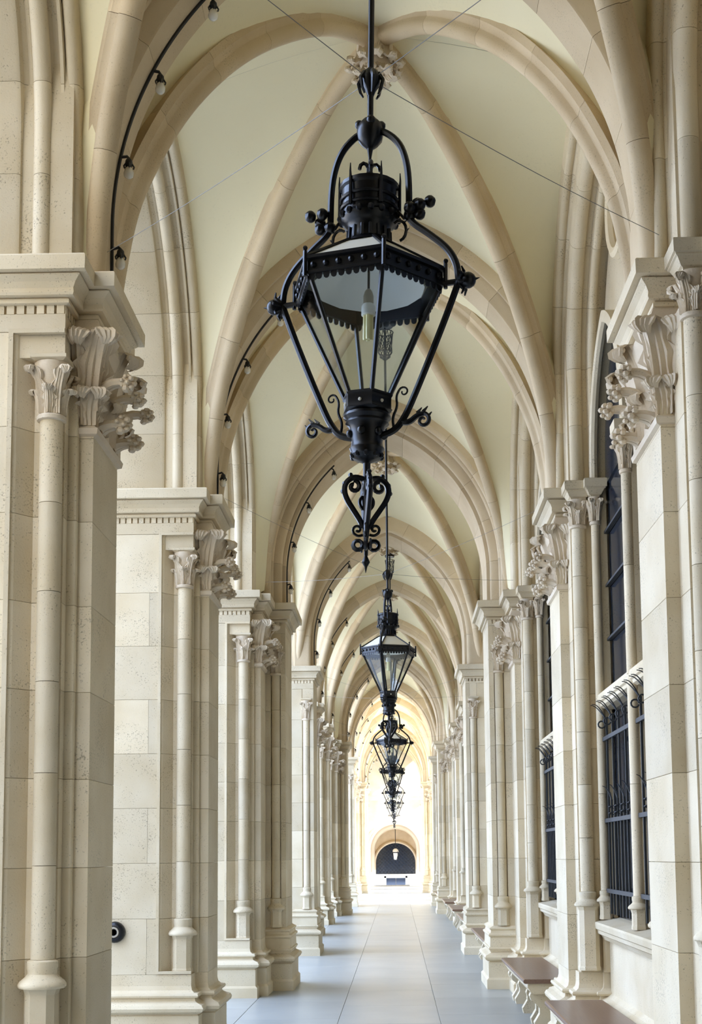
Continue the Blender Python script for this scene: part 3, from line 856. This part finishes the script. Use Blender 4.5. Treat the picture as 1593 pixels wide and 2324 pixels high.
# ------------------------------------------------------------------ lanterns
def spiral(c, r0, turns, a0, k=20, sgn=1, shrink=.85):
    return [(c[0] + r0 * (1 - shrink * t / k) * math.cos(a0 + sgn * turns * 2 * PI * t / k), c[1] + r0 * (1 - shrink * t / k) * math.sin(a0 + sgn * turns * 2 * PI * t / k)) for t in range(k + 1)]
def cm(key, f): return cached(('lan', key), f)
ZT = 7.40
def make_lantern(x, y, rotz, tilt):
    root = empty('lantern', (x, y, ZT))
    root.rotation_euler = (Matrix.Rotation(tilt, 3, 'Y') @ Matrix.Rotation(rotz, 3, 'Z')).to_euler()
    def P(name, me, rot=0.0, par=None): return ob(name, me, par or root, (0, 0, -ZT) if par is None else (0, 0, 0), (0, 0, rot))
    P('rod', cm('rod', lambda: MB().lathe([(.012, 4.37), (.012, 7.30)], 10).mesh('rod', 'iron', True)))
    def canopy():
        mb = MB()
        for z, r in ((7.27, .085), (7.20, .09), (6.98, .075), (6.93, .055)):
            mb.tube([(r * math.cos(k * PI / 8), r * math.sin(k * PI / 8), z) for k in range(16)], .006, 5, closed=True)
        for k in range(12):
            a = k * PI / 6
            for s in (-1, 1):
                mb.tube([(.088 * math.cos(a), .088 * math.sin(a), 7.20), (.075 * math.cos(a + s * .8), .075 * math.sin(a + s * .8), 6.98)], .004, 4)
            mb.tube([(.075 * math.cos(a), .075 * math.sin(a), 6.98), (.02 * math.cos(a), .02 * math.sin(a), 6.90)], .005, 4)
        mb.lathe([(.085, 7.27), (.09, 7.30), (.03, 7.33)], 12)
        return mb.mesh('canopy', 'iron')
    P('canopy', cm('canopy', canopy))
    def knob():
        mb = MB(); mb.lathe([(.014, 4.60), (.03, 4.585), (.04, 4.56), (.036, 4.535), (.02, 4.51), (.013, 4.49)], 10)
        for k in range(6):
            a = k * PI / 3
            mb.tube([(.03 * math.cos(a), .03 * math.sin(a), 4.575), (.05 * math.cos(a), .05 * math.sin(a), 4.545), (.042 * math.cos(a), .042 * math.sin(a), 4.51), (.03 * math.cos(a), .03 * math.sin(a), 4.49)], .010, 5, r_end=.004)
        return mb.mesh('knob', 'iron', True)
    P('knob', cm('knob', knob))
    def joint():
        mb = MB(); mb.lathe([(.014, 4.40), (.03, 4.39), (.048, 4.37), (.053, 4.34), (.047, 4.31), (.03, 4.288), (.012, 4.275), (.006, 4.24), (.006, 4.16)], 10)
        for k in range(4):
            a = k * PI / 2 + .4; mb.ball((.042 * math.cos(a), .042 * math.sin(a), 4.37), .018, 8, 5)
        return mb.mesh('yoke_joint', 'iron', True)
    P('yoke_joint', cm('joint', joint))
    def arm():
        pts = [(.02, 4.345), (.06, 4.335), (.115, 4.285), (.145, 4.21), (.157, 4.12), (.158, 3.985)]
        pts = smooth_curve(pts, 2)
        lo = smooth_curve([(.158, 3.985), (.17, 3.955), (.24, 3.90), (.31, 3.835), (.345, 3.77), (.352, 3.70)], 2)
        dn = smooth_curve([(.352, 3.70), (.315, 3.60), (.25, 3.44), (.175, 3.265), (.145, 3.205), (.11, 3.16), (.05, 3.145)], 2)
        mb = MB()
        for q in (pts, lo, dn): mb.tube([(r, 0, z) for r, z in q], .0132, 8)
        mb.tube([(.28, 0, 3.70), (.36, 0, 3.70)], .011, 6)
        return mb.mesh('arm', 'iron', True)
    def flower():
        mb = MB(); c = (.388, 3.70)
        mb.ball((c[0], 0, c[1]), .030, 10, 7)
        for k in range(7):
            a = k * 2 * PI / 7
            mb.tube([(.358, .012 * math.cos(a), c[1] + .012 * math.sin(a)), (.374, .036 * math.cos(a), c[1] + .036 * math.sin(a)), (.366, .054 * math.cos(a), c[1] + .054 * math.sin(a))], .011, 5, r_end=.003)
        mb.tube([(.41, 0, c[1]), (.432, 0, c[1] + .004)], .007, 5, r_end=.001)
        return mb.mesh('arm_flower', 'iron', True)
    def cluster():
        mb = MB()
        for p in ((.185, .018, 4.035), (.205, -.012, 4.015), (.20, .0, 3.985), (.235, .015, 4.035), (.17, -.03, 4.0)):
            mb.ball(p, .023, 8, 6)
        mb.tube([(.158, 0, 3.975), (.21, 0, 4.015)], .013, 6); mb.ball((.16, 0, 3.985), .024, 8, 6)
        # leafy bracket to the chimney
        br = [(.14, 3.975), (.118, 4.005), (.10, 4.0)]
        mb.tube([(r, 0, z) for r, z in br], .006, 5)
        rg = [(.118 + .03 * math.cos(t), 0, 3.93 + .04 * math.sin(t)) for t in [2.2 - m * .45 for m in range(9)]]
        mb.tube(rg, .006, 5)
        for p in rg[1::2]: mb.tube([p, (p[0] + .012, 0, p[2] + .008)], .006, 4, r_end=.001)
        return mb.mesh('arm_cluster', 'iron', True)
    def scrolls():
        mb = MB()
        # outer leaf scroll
        o = smooth_curve([(.135, 3.19), (.165, 3.185), (.195, 3.21), (.225, 3.215)], 2) + spiral((.218, 3.188), .027, 1.15, PI / 2, 18, -1, .75)
        mb.tube([(r, 0, z) for r, z in o], .0125, 6, r_end=.005)
        for p in ((.205, 3.225), (.228, 3.228), (.243, 3.205)): mb.tube([(p[0] - .01, 0, p[1] - .008), (p[0] + .008, .0, p[1] + .012)], .008, 5, r_end=.002)
        # inner scroll between body and arm
        n = smooth_curve([(.105, 3.165), (.098, 3.21), (.118, 3.25), (.112, 3.29), (.125, 3.315)], 2) + spiral((.142, 3.305), .02, 1.0, PI * .85, 14, -1, .7)
        mb.tube([(r, 0, z) for r, z in n], .006, 5, r_end=.003)
        return mb.mesh('arm_scroll', 'iron', True)
    for s in (0, PI):
        ar = P('arm', cm('arm', arm), s)
        for nm, fn in (('arm_flower', flower), ('arm_cluster', cluster), ('arm_scroll', scrolls)):
            ob(nm, cm(nm, fn), ar)
    def chimney():
        mb = MB()
        mb.lathe([(.105, 3.878), (.09, 3.89), (.08, 3.905), (.076, 3.945), (.09, 3.965), (.108, 3.98), (.110, 3.99), (.098, 4.003), (.102, 4.01), (.106, 4.098), (.114, 4.106), (.114, 4.12), (.10, 4.128), (.05, 4.138)], 20)
        for z in (4.025, 4.06): mb.tube([(.109 * math.cos(k * PI / 12), .109 * math.sin(k * PI / 12), z) for k in range(24)], .006, 5, closed=True)
        for k in range(16):
            a = k * PI / 8; mb.ball((.110 * math.cos(a), .110 * math.sin(a), 3.992), .014, 6, 4)
            mb.tube([(.081 * math.cos(a), .081 * math.sin(a), 3.90), (.079 * math.cos(a), .079 * math.sin(a), 3.945)], .007, 4)
        for k in range(6):
            a = k * PI / 3 + .2
            mb.tube([(.114 * math.cos(a), .114 * math.sin(a), 4.01), (.115 * math.cos(a), .115 * math.sin(a), 4.11), (.117 * math.cos(a), .117 * math.sin(a), 4.14), (.116 * math.cos(a), .116 * math.sin(a), 4.17)], .008, 5, r_end=.002)
        return mb.mesh('chimney', 'iron', True)
    P('chimney', cm('chimney', chimney))
    def loops():
        mb = MB(); mb.lathe([(.03, 4.135), (.02, 4.15), (.010, 4.17), (.012, 4.19), (.005, 4.22)], 8)
        for k in range(4):
            a = k * PI / 2 + .5
            mb.tube([((.022 + .018 * math.cos(t)) * math.cos(a), (.022 + .018 * math.cos(t)) * math.sin(a), 4.19 + .026 * math.sin(t)) for t in [m * .7 for m in range(8)]], .0075, 5)
        return mb.mesh('crown_loop', 'iron', True)
    P('crown_loop', cm('loops', loops))
    RB, RT = .288, .300
    def hexr(r, z): return [(r * math.cos(k * PI / 3), r * math.sin(k * PI / 3), z) for k in range(6)]
    def rim():
        mb = MB()
        outer = [hexr(r, z) for r, z in ((.288, 3.690), (.296, 3.692), (.296, 3.702), (.290, 3.705), (.290, 3.742), (.304, 3.746), (.304, 3.758), (.29, 3.762), (.27, 3.762), (.27, 3.690), (.288, 3.690))]
        mb.loft(outer, cap=False)
        for k in range(6):
            a = Vector(hexr(.292, 3.724)[k]); b = Vector(hexr(.292, 3.724)[(k + 1) % 6])
            for q in range(6):
                p = a.lerp(b, (q + .5) / 6); mb.ball(p, .012, 8, 5)
            mb.tube([hexr(.302, 3.680)[k], hexr(.302, 3.775)[k]], .008, 6); mb.ball((hexr(.302, 3.785)[k]), .010, 6, 4)
        return mb.mesh('rim', 'iron')
    rm = P('rim', cm('rim', rim))
    def valance():
        mb = MB()
        a = Vector(hexr(.287, 0)[0]); b = Vector(hexr(.287, 0)[1]); n = 10
        d = (b - a) / n; nr = Vector((math.cos(PI / 6), math.sin(PI / 6), 0)) * .004
        for k in range(n):
            p = a + d * (k + .5); hw = d * .40
            pts = [(p - hw, 3.693), (p - hw, 3.682)] + [(p + hw * math.cos(PI + t * PI / 5), 3.680 - .012 * math.sin(t * PI / 5)) for t in range(1, 5)] + [(p + hw, 3.682), (p + hw, 3.693)]
            mb.loft([[tuple(Vector((q.x, q.y, z)) + nr * s) for q, z in pts] for s in (-.5, .5)])
        return mb.mesh('valance', 'iron')
    for k in range(6): ob('valance', cm('valance', valance), rm, (0, 0, 0), (0, 0, k * PI / 3))
    def bar():
        return MB().tube([(.280, 0, 3.695), (.088, 0, 3.295)], .009, 6).mesh('corner_bar', 'iron')
    def pane(r0, z0, r1, z1, mat, nm, ins=.004):
        mb = MB()
        def q(r, z, a): return Vector((r * math.cos(a), r * math.sin(a), z))
        A_, B_, C_, D_ = q(r0, z0, 0), q(r0, z0, PI / 3), q(r1, z1, PI / 3), q(r1, z1, 0)
        nr = (B_ - A_).cross(D_ - A_).normalized() * .0012
        return mb.loft([[tuple(p + nr) for p in (A_, B_, C_, D_)], [tuple(p - nr) for p in (A_, B_, C_, D_)]]).mesh(nm, mat)
    for k in range(6):
        P('corner_bar', cm('cbar', bar), k * PI / 3)
        P('glass_pane', cm('gpane', lambda: pane(.276, 3.695, .085, 3.295, 'lantern_glass', 'glass_pane')), k * PI / 3)
        P('roof_pane', cm('rpane', lambda: pane(.288, 3.758, .092, 3.885, 'cream_glass', 'roof_pane')), k * PI / 3)
        P('roof_bar', cm('rbar', lambda: MB().tube([(.292, 0, 3.762), (.092, 0, 3.888)], .007, 5).mesh('roof_bar', 'iron')), k * PI / 3)
    def refl():
        mb = MB(); n = 28
        rings = [[(r * math.cos(2 * PI * i / n) * (1 + .02 * (i % 2)), r * math.sin(2 * PI * i / n) * (1 + .02 * (i % 2)), z) for i in range(n)] for r, z in ((.03, 3.86), (.205, 3.725), (.208, 3.720), (.03, 3.855))]
        return mb.loft(rings, cap=False).mesh('reflector', 'white_enamel', True)
    P('reflector', cm('refl', refl))
    P('lamp_cable', cm('lcab', lambda: MB().lathe([(.005, 3.71), (.005, 3.90)], 6).mesh('lamp_cable', 'iron')))
    def sock():
        return MB().lathe([(.006, 3.72), (.014, 3.71), (.02, 3.69), (.02, 3.65)], 10).mesh('lamp_socket', 'socket_metal', True)
    P('lamp_socket', cm('sock', sock))
    def bulb():
        mb = MB()
        for k in range(4):
            a = k * PI / 2 + .3; mb.lathe([(.007, 3.52), (.0085, 3.525), (.0085, 3.62)], 7, (.0115 * math.cos(a), .0115 * math.sin(a)))
        return mb.mesh('lamp_tube', 'bulb_tube', True)
    lb = P('lamp_tube', cm('bulb', bulb))
    ob('lamp_collar', cm('lcol', lambda: MB().lathe([(.020, 3.66), (.026, 3.65), (.027, 3.618), (.024, 3.615)], 12).mesh('lamp_collar', 'white_enamel', True)), lb)
    def base():
        mb = MB()
        mb.loft([hexr(r, z) for r, z in ((.05, 3.302), (.098, 3.302), (.100, 3.294), (.094, 3.288), (.094, 3.245), (.099, 3.240), (.085, 3.228))])
        mb.lathe([(.088, 3.228), (.09, 3.218), (.078, 3.205), (.082, 3.195), (.068, 3.182), (.064, 3.16), (.058, 3.125), (.06, 3.11), (.066, 3.10), (.06, 3.085), (.062, 3.075), (.05, 3.06), (.022, 3.05), (.014, 3.045), (.013, 2.99)], 18)
        for k in range(6):
            a = k * PI / 3 + PI / 6
            mb.ball((.064 * math.cos(a), .064 * math.sin(a), 3.155), .016, 8, 5)
        for k in range(10):
            a = k * PI / 5; mb.ball((.055 * math.cos(a), .055 * math.sin(a), 3.072), .012, 6, 4)
        return mb.mesh('base_bowl', 'iron', True)
    bb = P('base_bowl', cm('base', base))
    for k in range(6):
        ob('peg', cm('peg', lambda: MB().ball((.083 * math.cos(PI / 6), .083 * math.sin(PI / 6), 3.266), .007, 6, 4).mesh('peg', 'bulb_glass')), bb, (0, 0, 0), (0, 0, k * PI / 3))
    def heart():
        mb = MB()
        c = smooth_curve([(.012, 2.985), (.045, 2.992), (.072, 2.972), (.080, 2.94), (.070, 2.905), (.042, 2.86), (.020, 2.825), (.010, 2.80)], 2)
        mb.tube([(r * 1.06, 0, z) for r, z in c], .0115, 6)
        mb.tube([(r, 0, z) for r, z in spiral((.048, 2.955), .024, 1.0, PI * .5, 14, 1, .7)], .009, 5)
        mb.tube([(r, 0, z) for r, z in smooth_curve([(.012, 2.87), (.024, 2.885), (.026, 2.905), (.014, 2.92)], 2)], .007, 5)
        for p in ((.082, 2.965), (.088, 2.935), (.06, 2.998)): mb.ball((p[0], 0, p[1]), .010, 6, 4)
        return mb.mesh('heart_scroll', 'iron', True)
    for k in range(4): P('heart_scroll', cm('heart', heart), k * PI / 2 + .5)
    def finial():
        mb = MB()
        mb.lathe([(.012, 3.0), (.014, 2.90), (.011, 2.82), (.014, 2.80), (.012, 2.78), (.007, 2.74), (.008, 2.70), (.006, 2.695), (.016, 2.672), (.006, 2.655), (.001, 2.632)], 10)
        return mb.mesh('finial', 'iron', True)
    fi = P('finial', cm('finial', finial))
    def curl():
        mb = MB()
        mb.tube([(r, 0, z) for r, z in smooth_curve([(.012, 2.775), (.03, 2.77), (.045, 2.78)], 2) + spiral((.032, 2.795), .018, 1.0, -.6, 14, 1, .75)], .0055, 5)
        mb.tube([(.012 + .018 * (1 - math.cos(t)), .0, 2.735 + .018 * math.sin(t)) for t in [m * .63 for m in range(11)]], .008, 5)
        mb.tube([(.012 + .016 * (1 - math.cos(t)), .018, 2.735 + .017 * math.sin(t)) for t in [m * .63 for m in range(11)]], .005, 5)
        return mb.mesh('finial_curl', 'iron', True)
    for k in range(4): ob('finial_curl', cm('curl', curl), fi, (0, 0, 0), (0, 0, k * PI / 2 + .3))
    return root
BOSS_Y = []
for i in range(NB):
    c0, k0, c1, k1 = bay_edges(i)
    e0 = c0 + (1.25 if k0 > 0 else (.02 if k0 < 0 else .16)); e1 = c1 - (1.25 if k1 < 0 else (.02 if k1 > 0 else .36))
    BOSS_Y.append((e0 + e1) / 2)
LANTERNS = [(1, math.radians(-18.5), -.015, .0187), (3, math.radians(-103), XC + .03, 0.0), (5, math.radians(4), XC + .02, 0.0), (7, math.radians(40), XC, 0.0), (9, math.radians(2), XC, 0.0), (11, math.radians(10), XC, 0.0)]
LLAB = ['large black iron hexagonal lantern with its white lamp reflector and yellow tube showing',
        'black iron hexagonal lantern turned so one arm rosette faces along the walk',
        'third black iron lantern along the walk, arms spread square across it',
        'fourth black iron lantern along the walk, partly hidden behind the third',
        'fifth black iron lantern along the walk, near its sunlit end',
        'sixth and last black iron lantern of the walk, before the far portal']
for k, (bi, rz, x, tilt) in enumerate(LANTERNS):
    y = 4.78 if bi == 1 else BOSS_Y[bi]
    l = make_lantern(x, y, rz, tilt)
    tag(l, LLAB[k], 'lantern', 'lanterns along the walk')
    if k < 4:
        zk = 4.555; xk = x - (ZT - zk) * tilt
        cn, kn = PIERS[bi][0], PIERS[bi][1]; cf, kf = PIERS[bi + 1][0], PIERS[bi + 1][1]
        for (px, py, pz, lb) in ((XC - 1.44, cf - .30, 4.86, 'open-side pier beyond it'), (XC + 1.50, cf - .52, 4.80, 'window-side pier beyond it'),
                                 (XC - 1.44, cn + .30, 4.86, 'open-side pier before it'), (XC + 1.50, cn + .52, 4.80, 'window-side pier before it')):
            pts = [(xk + (px - xk) * t, y + (py - y) * t, zk + (pz - zk) * t - .02 * math.sin(PI * t)) for t in [m / 8 for m in range(9)]]
            inv = (Matrix.Translation(l.location) @ l.rotation_euler.to_matrix().to_4x4()).inverted()
            pts = [tuple(inv @ Vector(p)) for p in pts]
            w = ob('guy_wire', MB().tube(pts, .0017, 5).mesh('guy_wire', 'wire_grey'), l)
            w['label'] = 'thin grey guy wire to the ' + lb

# ------------------------------------------------------------------ strings of bulbs on the arches of the open side
def bulb_meshes():
    a = MB(); a.lathe([(.012, .0), (.020, -.01), (.022, -.03), (.018, -.045), (.014, -.05)], 8)
    for k in range(5):
        t = k * 2 * PI / 5; a.tube([(.018 * math.cos(t), .018 * math.sin(t), -.03), (.03 * math.cos(t), .03 * math.sin(t), -.05), (.026 * math.cos(t), .026 * math.sin(t), -.062)], .005, 4)
    b = MB(); b.lathe([(.012, -.048), (.022, -.06), (.029, -.082), (.026, -.102), (.014, -.113), (.003, -.116)], 10)
    return a.mesh('bulb_socket', 'cable_black', True), b.mesh('bulb', 'bulb_glass', True)
SOCK, BULB = bulb_meshes()
for idx in range(1, len(PIERS)):
    c, k = PIERS[idx]
    p = arch_path(TW, ZC, TST, TE) if k == 0 else arch_path(SW, ZC, SST, SE)
    y = c - .10 if k == 0 else c + k * NC - .30
    full, L = resample(p, 0, 1, 200)
    root = empty('bulb_string', (XC, y, 0))
    pts = []; seg = [q for j, q in enumerate(full) if .03 <= j / 200 * L <= 1.98]
    for h, z, nh, nz in seg: pts.append((h - nh * .006, 0, z - nz * .006))
    ob('conduit', MB().tube(pts, .011, 5).mesh('conduit', 'cable_black'), root)
    for s in (.27, .82, 1.37, 1.92):
        h, z, nh, nz = full[min(200, round(s / L * 200))]
        br = MB().tube([(h, 0, z), (h - nh * .045, 0, z - nz * .045 + .012), (h - nh * .055, 0, z - nz * .055)], .009, 5).mesh('lamp_bracket', 'cable_black')
        b = ob('lamp_bracket', br, root)
        ob('bulb_socket', SOCK, b, (h - nh * .055, 0, z - nz * .055)); ob('bulb', BULB, b, (h - nh * .055, 0, z - nz * .055))
    tag(root, 'bulb string on the ' + ('narrow' if k == 0 else 'wide') + ' arch above ' + ('the ' if idx != 3 else '') + where(idx), 'string lights', 'bulb strings on the arches')

# ------------------------------------------------------------------ valve on the second pier
vb = MB().lathe([(.086, 0), (.088, .02), (.080, .045), (.060, .058), (.050, .058), (.047, .05)], 20)
v = ob('wall_valve', vb.mesh('wall_valve', 'iron', True), None, (-2.33, PIERS[3][0] - .522, .99), (PI / 2, 0, 0))
tag(v, 'round black metal valve mounted low on the pale pier face', 'valve')
vr = MB().tube([(.036 * math.cos(k * PI / 8), .036 * math.sin(k * PI / 8), .058) for k in range(16)], .010, 6, closed=True)
ob('valve_ring', vr.mesh('valve_ring', 'socket_metal', True), v)
ob('valve_core', MB().lathe([(.034, .03), (.03, .05), (.012, .05)], 12).mesh('valve_core', 'cable_black', True), v)

# ------------------------------------------------------------------ end wall with portal
YE = 68.7
wall_far = tag(empty('wall_far', (XC, YE, 0)), 'end wall of the arcade with a round arched portal', kind='structure')
hw_, zc_ = 1.28, 1.90
def endwall():
    mb = MB(); n = 24
    arc = [(hw_ * math.cos(PI * k / n), zc_ + hw_ * math.sin(PI * k / n)) for k in range(n + 1)]
    for y0 in (0.0,):
        outer = [(3.2, 8.0)] + [(3.2 - 6.4 * k / n, 8.0) for k in range(1, n)] + [(-3.2, 8.0)]
        for k in range(n):
            q = [arc[k], arc[k + 1], outer[k + 1], outer[k]]
            mb.loft([[(p[0], 0, p[1]) for p in q], [(p[0], .5, p[1]) for p in q]])
    for s in (-1, 1):
        q = [(s * hw_, -3), (s * 3.2, -3), (s * 3.2, 8.0), (s * hw_, zc_)]
        mb.loft([[(p[0], 0, p[1]) for p in q], [(p[0], .5, p[1]) for p in q]])
    return mb.mesh('end_wall_face', 'far_stone')
ob('end_wall_face', endwall(), wall_far)
ob('string_course', prism([(-.14, 4.62), (-.12, 4.55), (-.05, 4.48), (0, 4.42), (0.02, 4.42), (.02, 4.70), (-.14, 4.70)], lambda p, q, b: (b, p, q), -1.7, 1.7).mesh('string_course', 'far_stone'), wall_far)
pth = arch_path(hw_, 0.0, zc_, 0, 24)
ob('archivolt', sweep(pth, [(-.10, .02), (-.12, .10), (-.08, .13), (-.10, .20), (-.06, .27), (.01, .28), (.01, 0), (-.06, 0)], put_t).mesh('archivolt', 'far_stone', True), wall_far)
pth = arch_path(hw_ + .01, 0.7, zc_ - .7, 0, 24)
ob('passage_vault', sweep(pth, [(.4, 0), (15.0, 0), (15.0, .3), (.4, .3)], put_t).mesh('passage_vault', 'rib_stone', True), wall_far)
ob('passage_floor', MB().box(-2, 2, .3, 16, -2.4, -2.0).mesh('passage_floor', 'ground'), wall_far)
inner = tag(empty('wall_inner', (XC, YE + 14.6, 0)), 'wall behind the portal with barred lunette above a dark doorway', kind='structure')
zl, rl = 1.10, 1.26
ob('tympanum', MB().box(-1.6, 1.6, 0, .3, -2.2, 3.6).mesh('tympanum', 'rib_stone'), inner)
pth = arch_path(rl, .42, zl - .42, 0, 20)
ob('lunette_arch', sweep(pth, [(-.16, -.02), (-.18, .06), (-.12, .14), (0.02, .16), (.02, -.02)], put_t).mesh('lunette_arch', 'rib_stone', True), inner)
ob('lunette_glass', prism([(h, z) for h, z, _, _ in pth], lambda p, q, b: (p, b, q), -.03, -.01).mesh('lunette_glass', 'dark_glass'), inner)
for k in range(-9, 10):
    for s in (-1, 1):
        x0 = k * .22
        pts = [(x0 + s * t, -.06, .42 + t) for t in [m * .05 for m in range(45)]]
        pts = [p for p in pts if abs(p[0]) < rl and p[2] < zl + math.sqrt(max(0, rl * rl - p[0] ** 2))]
        if len(pts) > 2: ob('lattice_bar', MB().tube([pts[0], pts[-1]], .014, 4).mesh('lattice_bar', 'grille_iron'), inner)
ob('panel_stone', MB().box(-1.3, 1.3, -.14, -.02, -2.0, .42).mesh('panel_stone', 'far_stone'), inner)
door = tag(empty('door_1', (XC, YE + 14.6, 0)), 'dark glazed door in a pale stone frame behind the portal', kind='structure')
ob('door_frame', MB().box(-.72, -.60, -.24, -.12, -2.0, .30).box(.60, .72, -.24, -.12, -2.0, .30).box(-.72, .72, -.24, -.12, .18, .36).mesh('door_frame', 'far_stone'), door)
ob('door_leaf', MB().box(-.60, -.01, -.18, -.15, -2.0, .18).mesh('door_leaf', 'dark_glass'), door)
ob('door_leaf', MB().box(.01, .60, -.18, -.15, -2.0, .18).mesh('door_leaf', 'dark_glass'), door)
pl = empty('portal_lamp', (XC, YE + 12.5, 0))
tag(pl, 'small hanging lamp with pale dome in front of the dark lunette', 'lamp')
ob('lamp_cage', MB().lathe([(.14, 1.72), (.10, 1.35), (.05, 1.32)], 6).mesh('lamp_cage', 'cream_glass'), pl)
ob('lamp_dome', MB().lathe([(.20, 1.78), (.17, 1.90), (.10, 1.98), (.02, 2.0)], 12).mesh('lamp_dome', 'bulb_glass', True), pl)
ob('lamp_rod', MB().lathe([(.02, 1.98), (.02, 3.17)], 6).mesh('lamp_rod', 'iron'), pl)
for k in range(4):
    a = k * PI / 2 + .6
    ob('lamp_arm', MB().tube([(.22 * math.cos(a), .22 * math.sin(a), 1.85), (.26 * math.cos(a), .26 * math.sin(a), 1.6), (.1 * math.cos(a), .1 * math.sin(a), 1.28)], .015, 5).mesh('lamp_arm', 'iron'), pl)

# ------------------------------------------------------------------ outside of the open side
ground = ob('ground', MB().box(-120, -5.9, -90, 140, -.5, -.2).mesh('ground', 'ground'))
tag(ground, 'pale paved square outside the arcade', kind='structure')
hall = ob('hall_sun_block', MB().box(2.45, 14, -90, 39, -.3, 11).mesh('hall_sun_block', 'unseen_stone'))  # out of view, added to keep the sun off the near walk
tag(hall, 'unseen stone mass of the building behind the window wall, added to block the sun', kind='structure')
g2 = ob('ground', MB().box(2.3, 120, 39, 140, -.5, -.2).mesh('ground', 'ground'))
tag(g2, 'pale paved court beyond the end of the window wall', kind='structure')
blocker = ob('shade_block', MB().box(-20, -7.6, -40, 1.6, -.3, 12).mesh('shade_block', 'unseen_stone'))  # unseen box added to cut sky light on the nearest piers
tag(blocker, 'stone wing added outside, out of view, to shade the start of the walk', 'light blocker')
fill = ob('infill_light_block', MB().box(-2.45, -2.25, -9.0, PIERS[1][0] - 1.2, 0, 7.4).mesh('infill_light_block', 'limestone'), wall_left)  # unseen infill added to cut daylight through the archway behind the camera
bw = ob('wall_light_block', MB().box(-3.2, 2.8, -9.4, -9.0, -.3, 8.2).mesh('wall_light_block', 'limestone'))  # added behind the camera to hold back light, never in view
tag(bw, 'plain unseen wall added behind the viewer to shut out light', kind='structure')
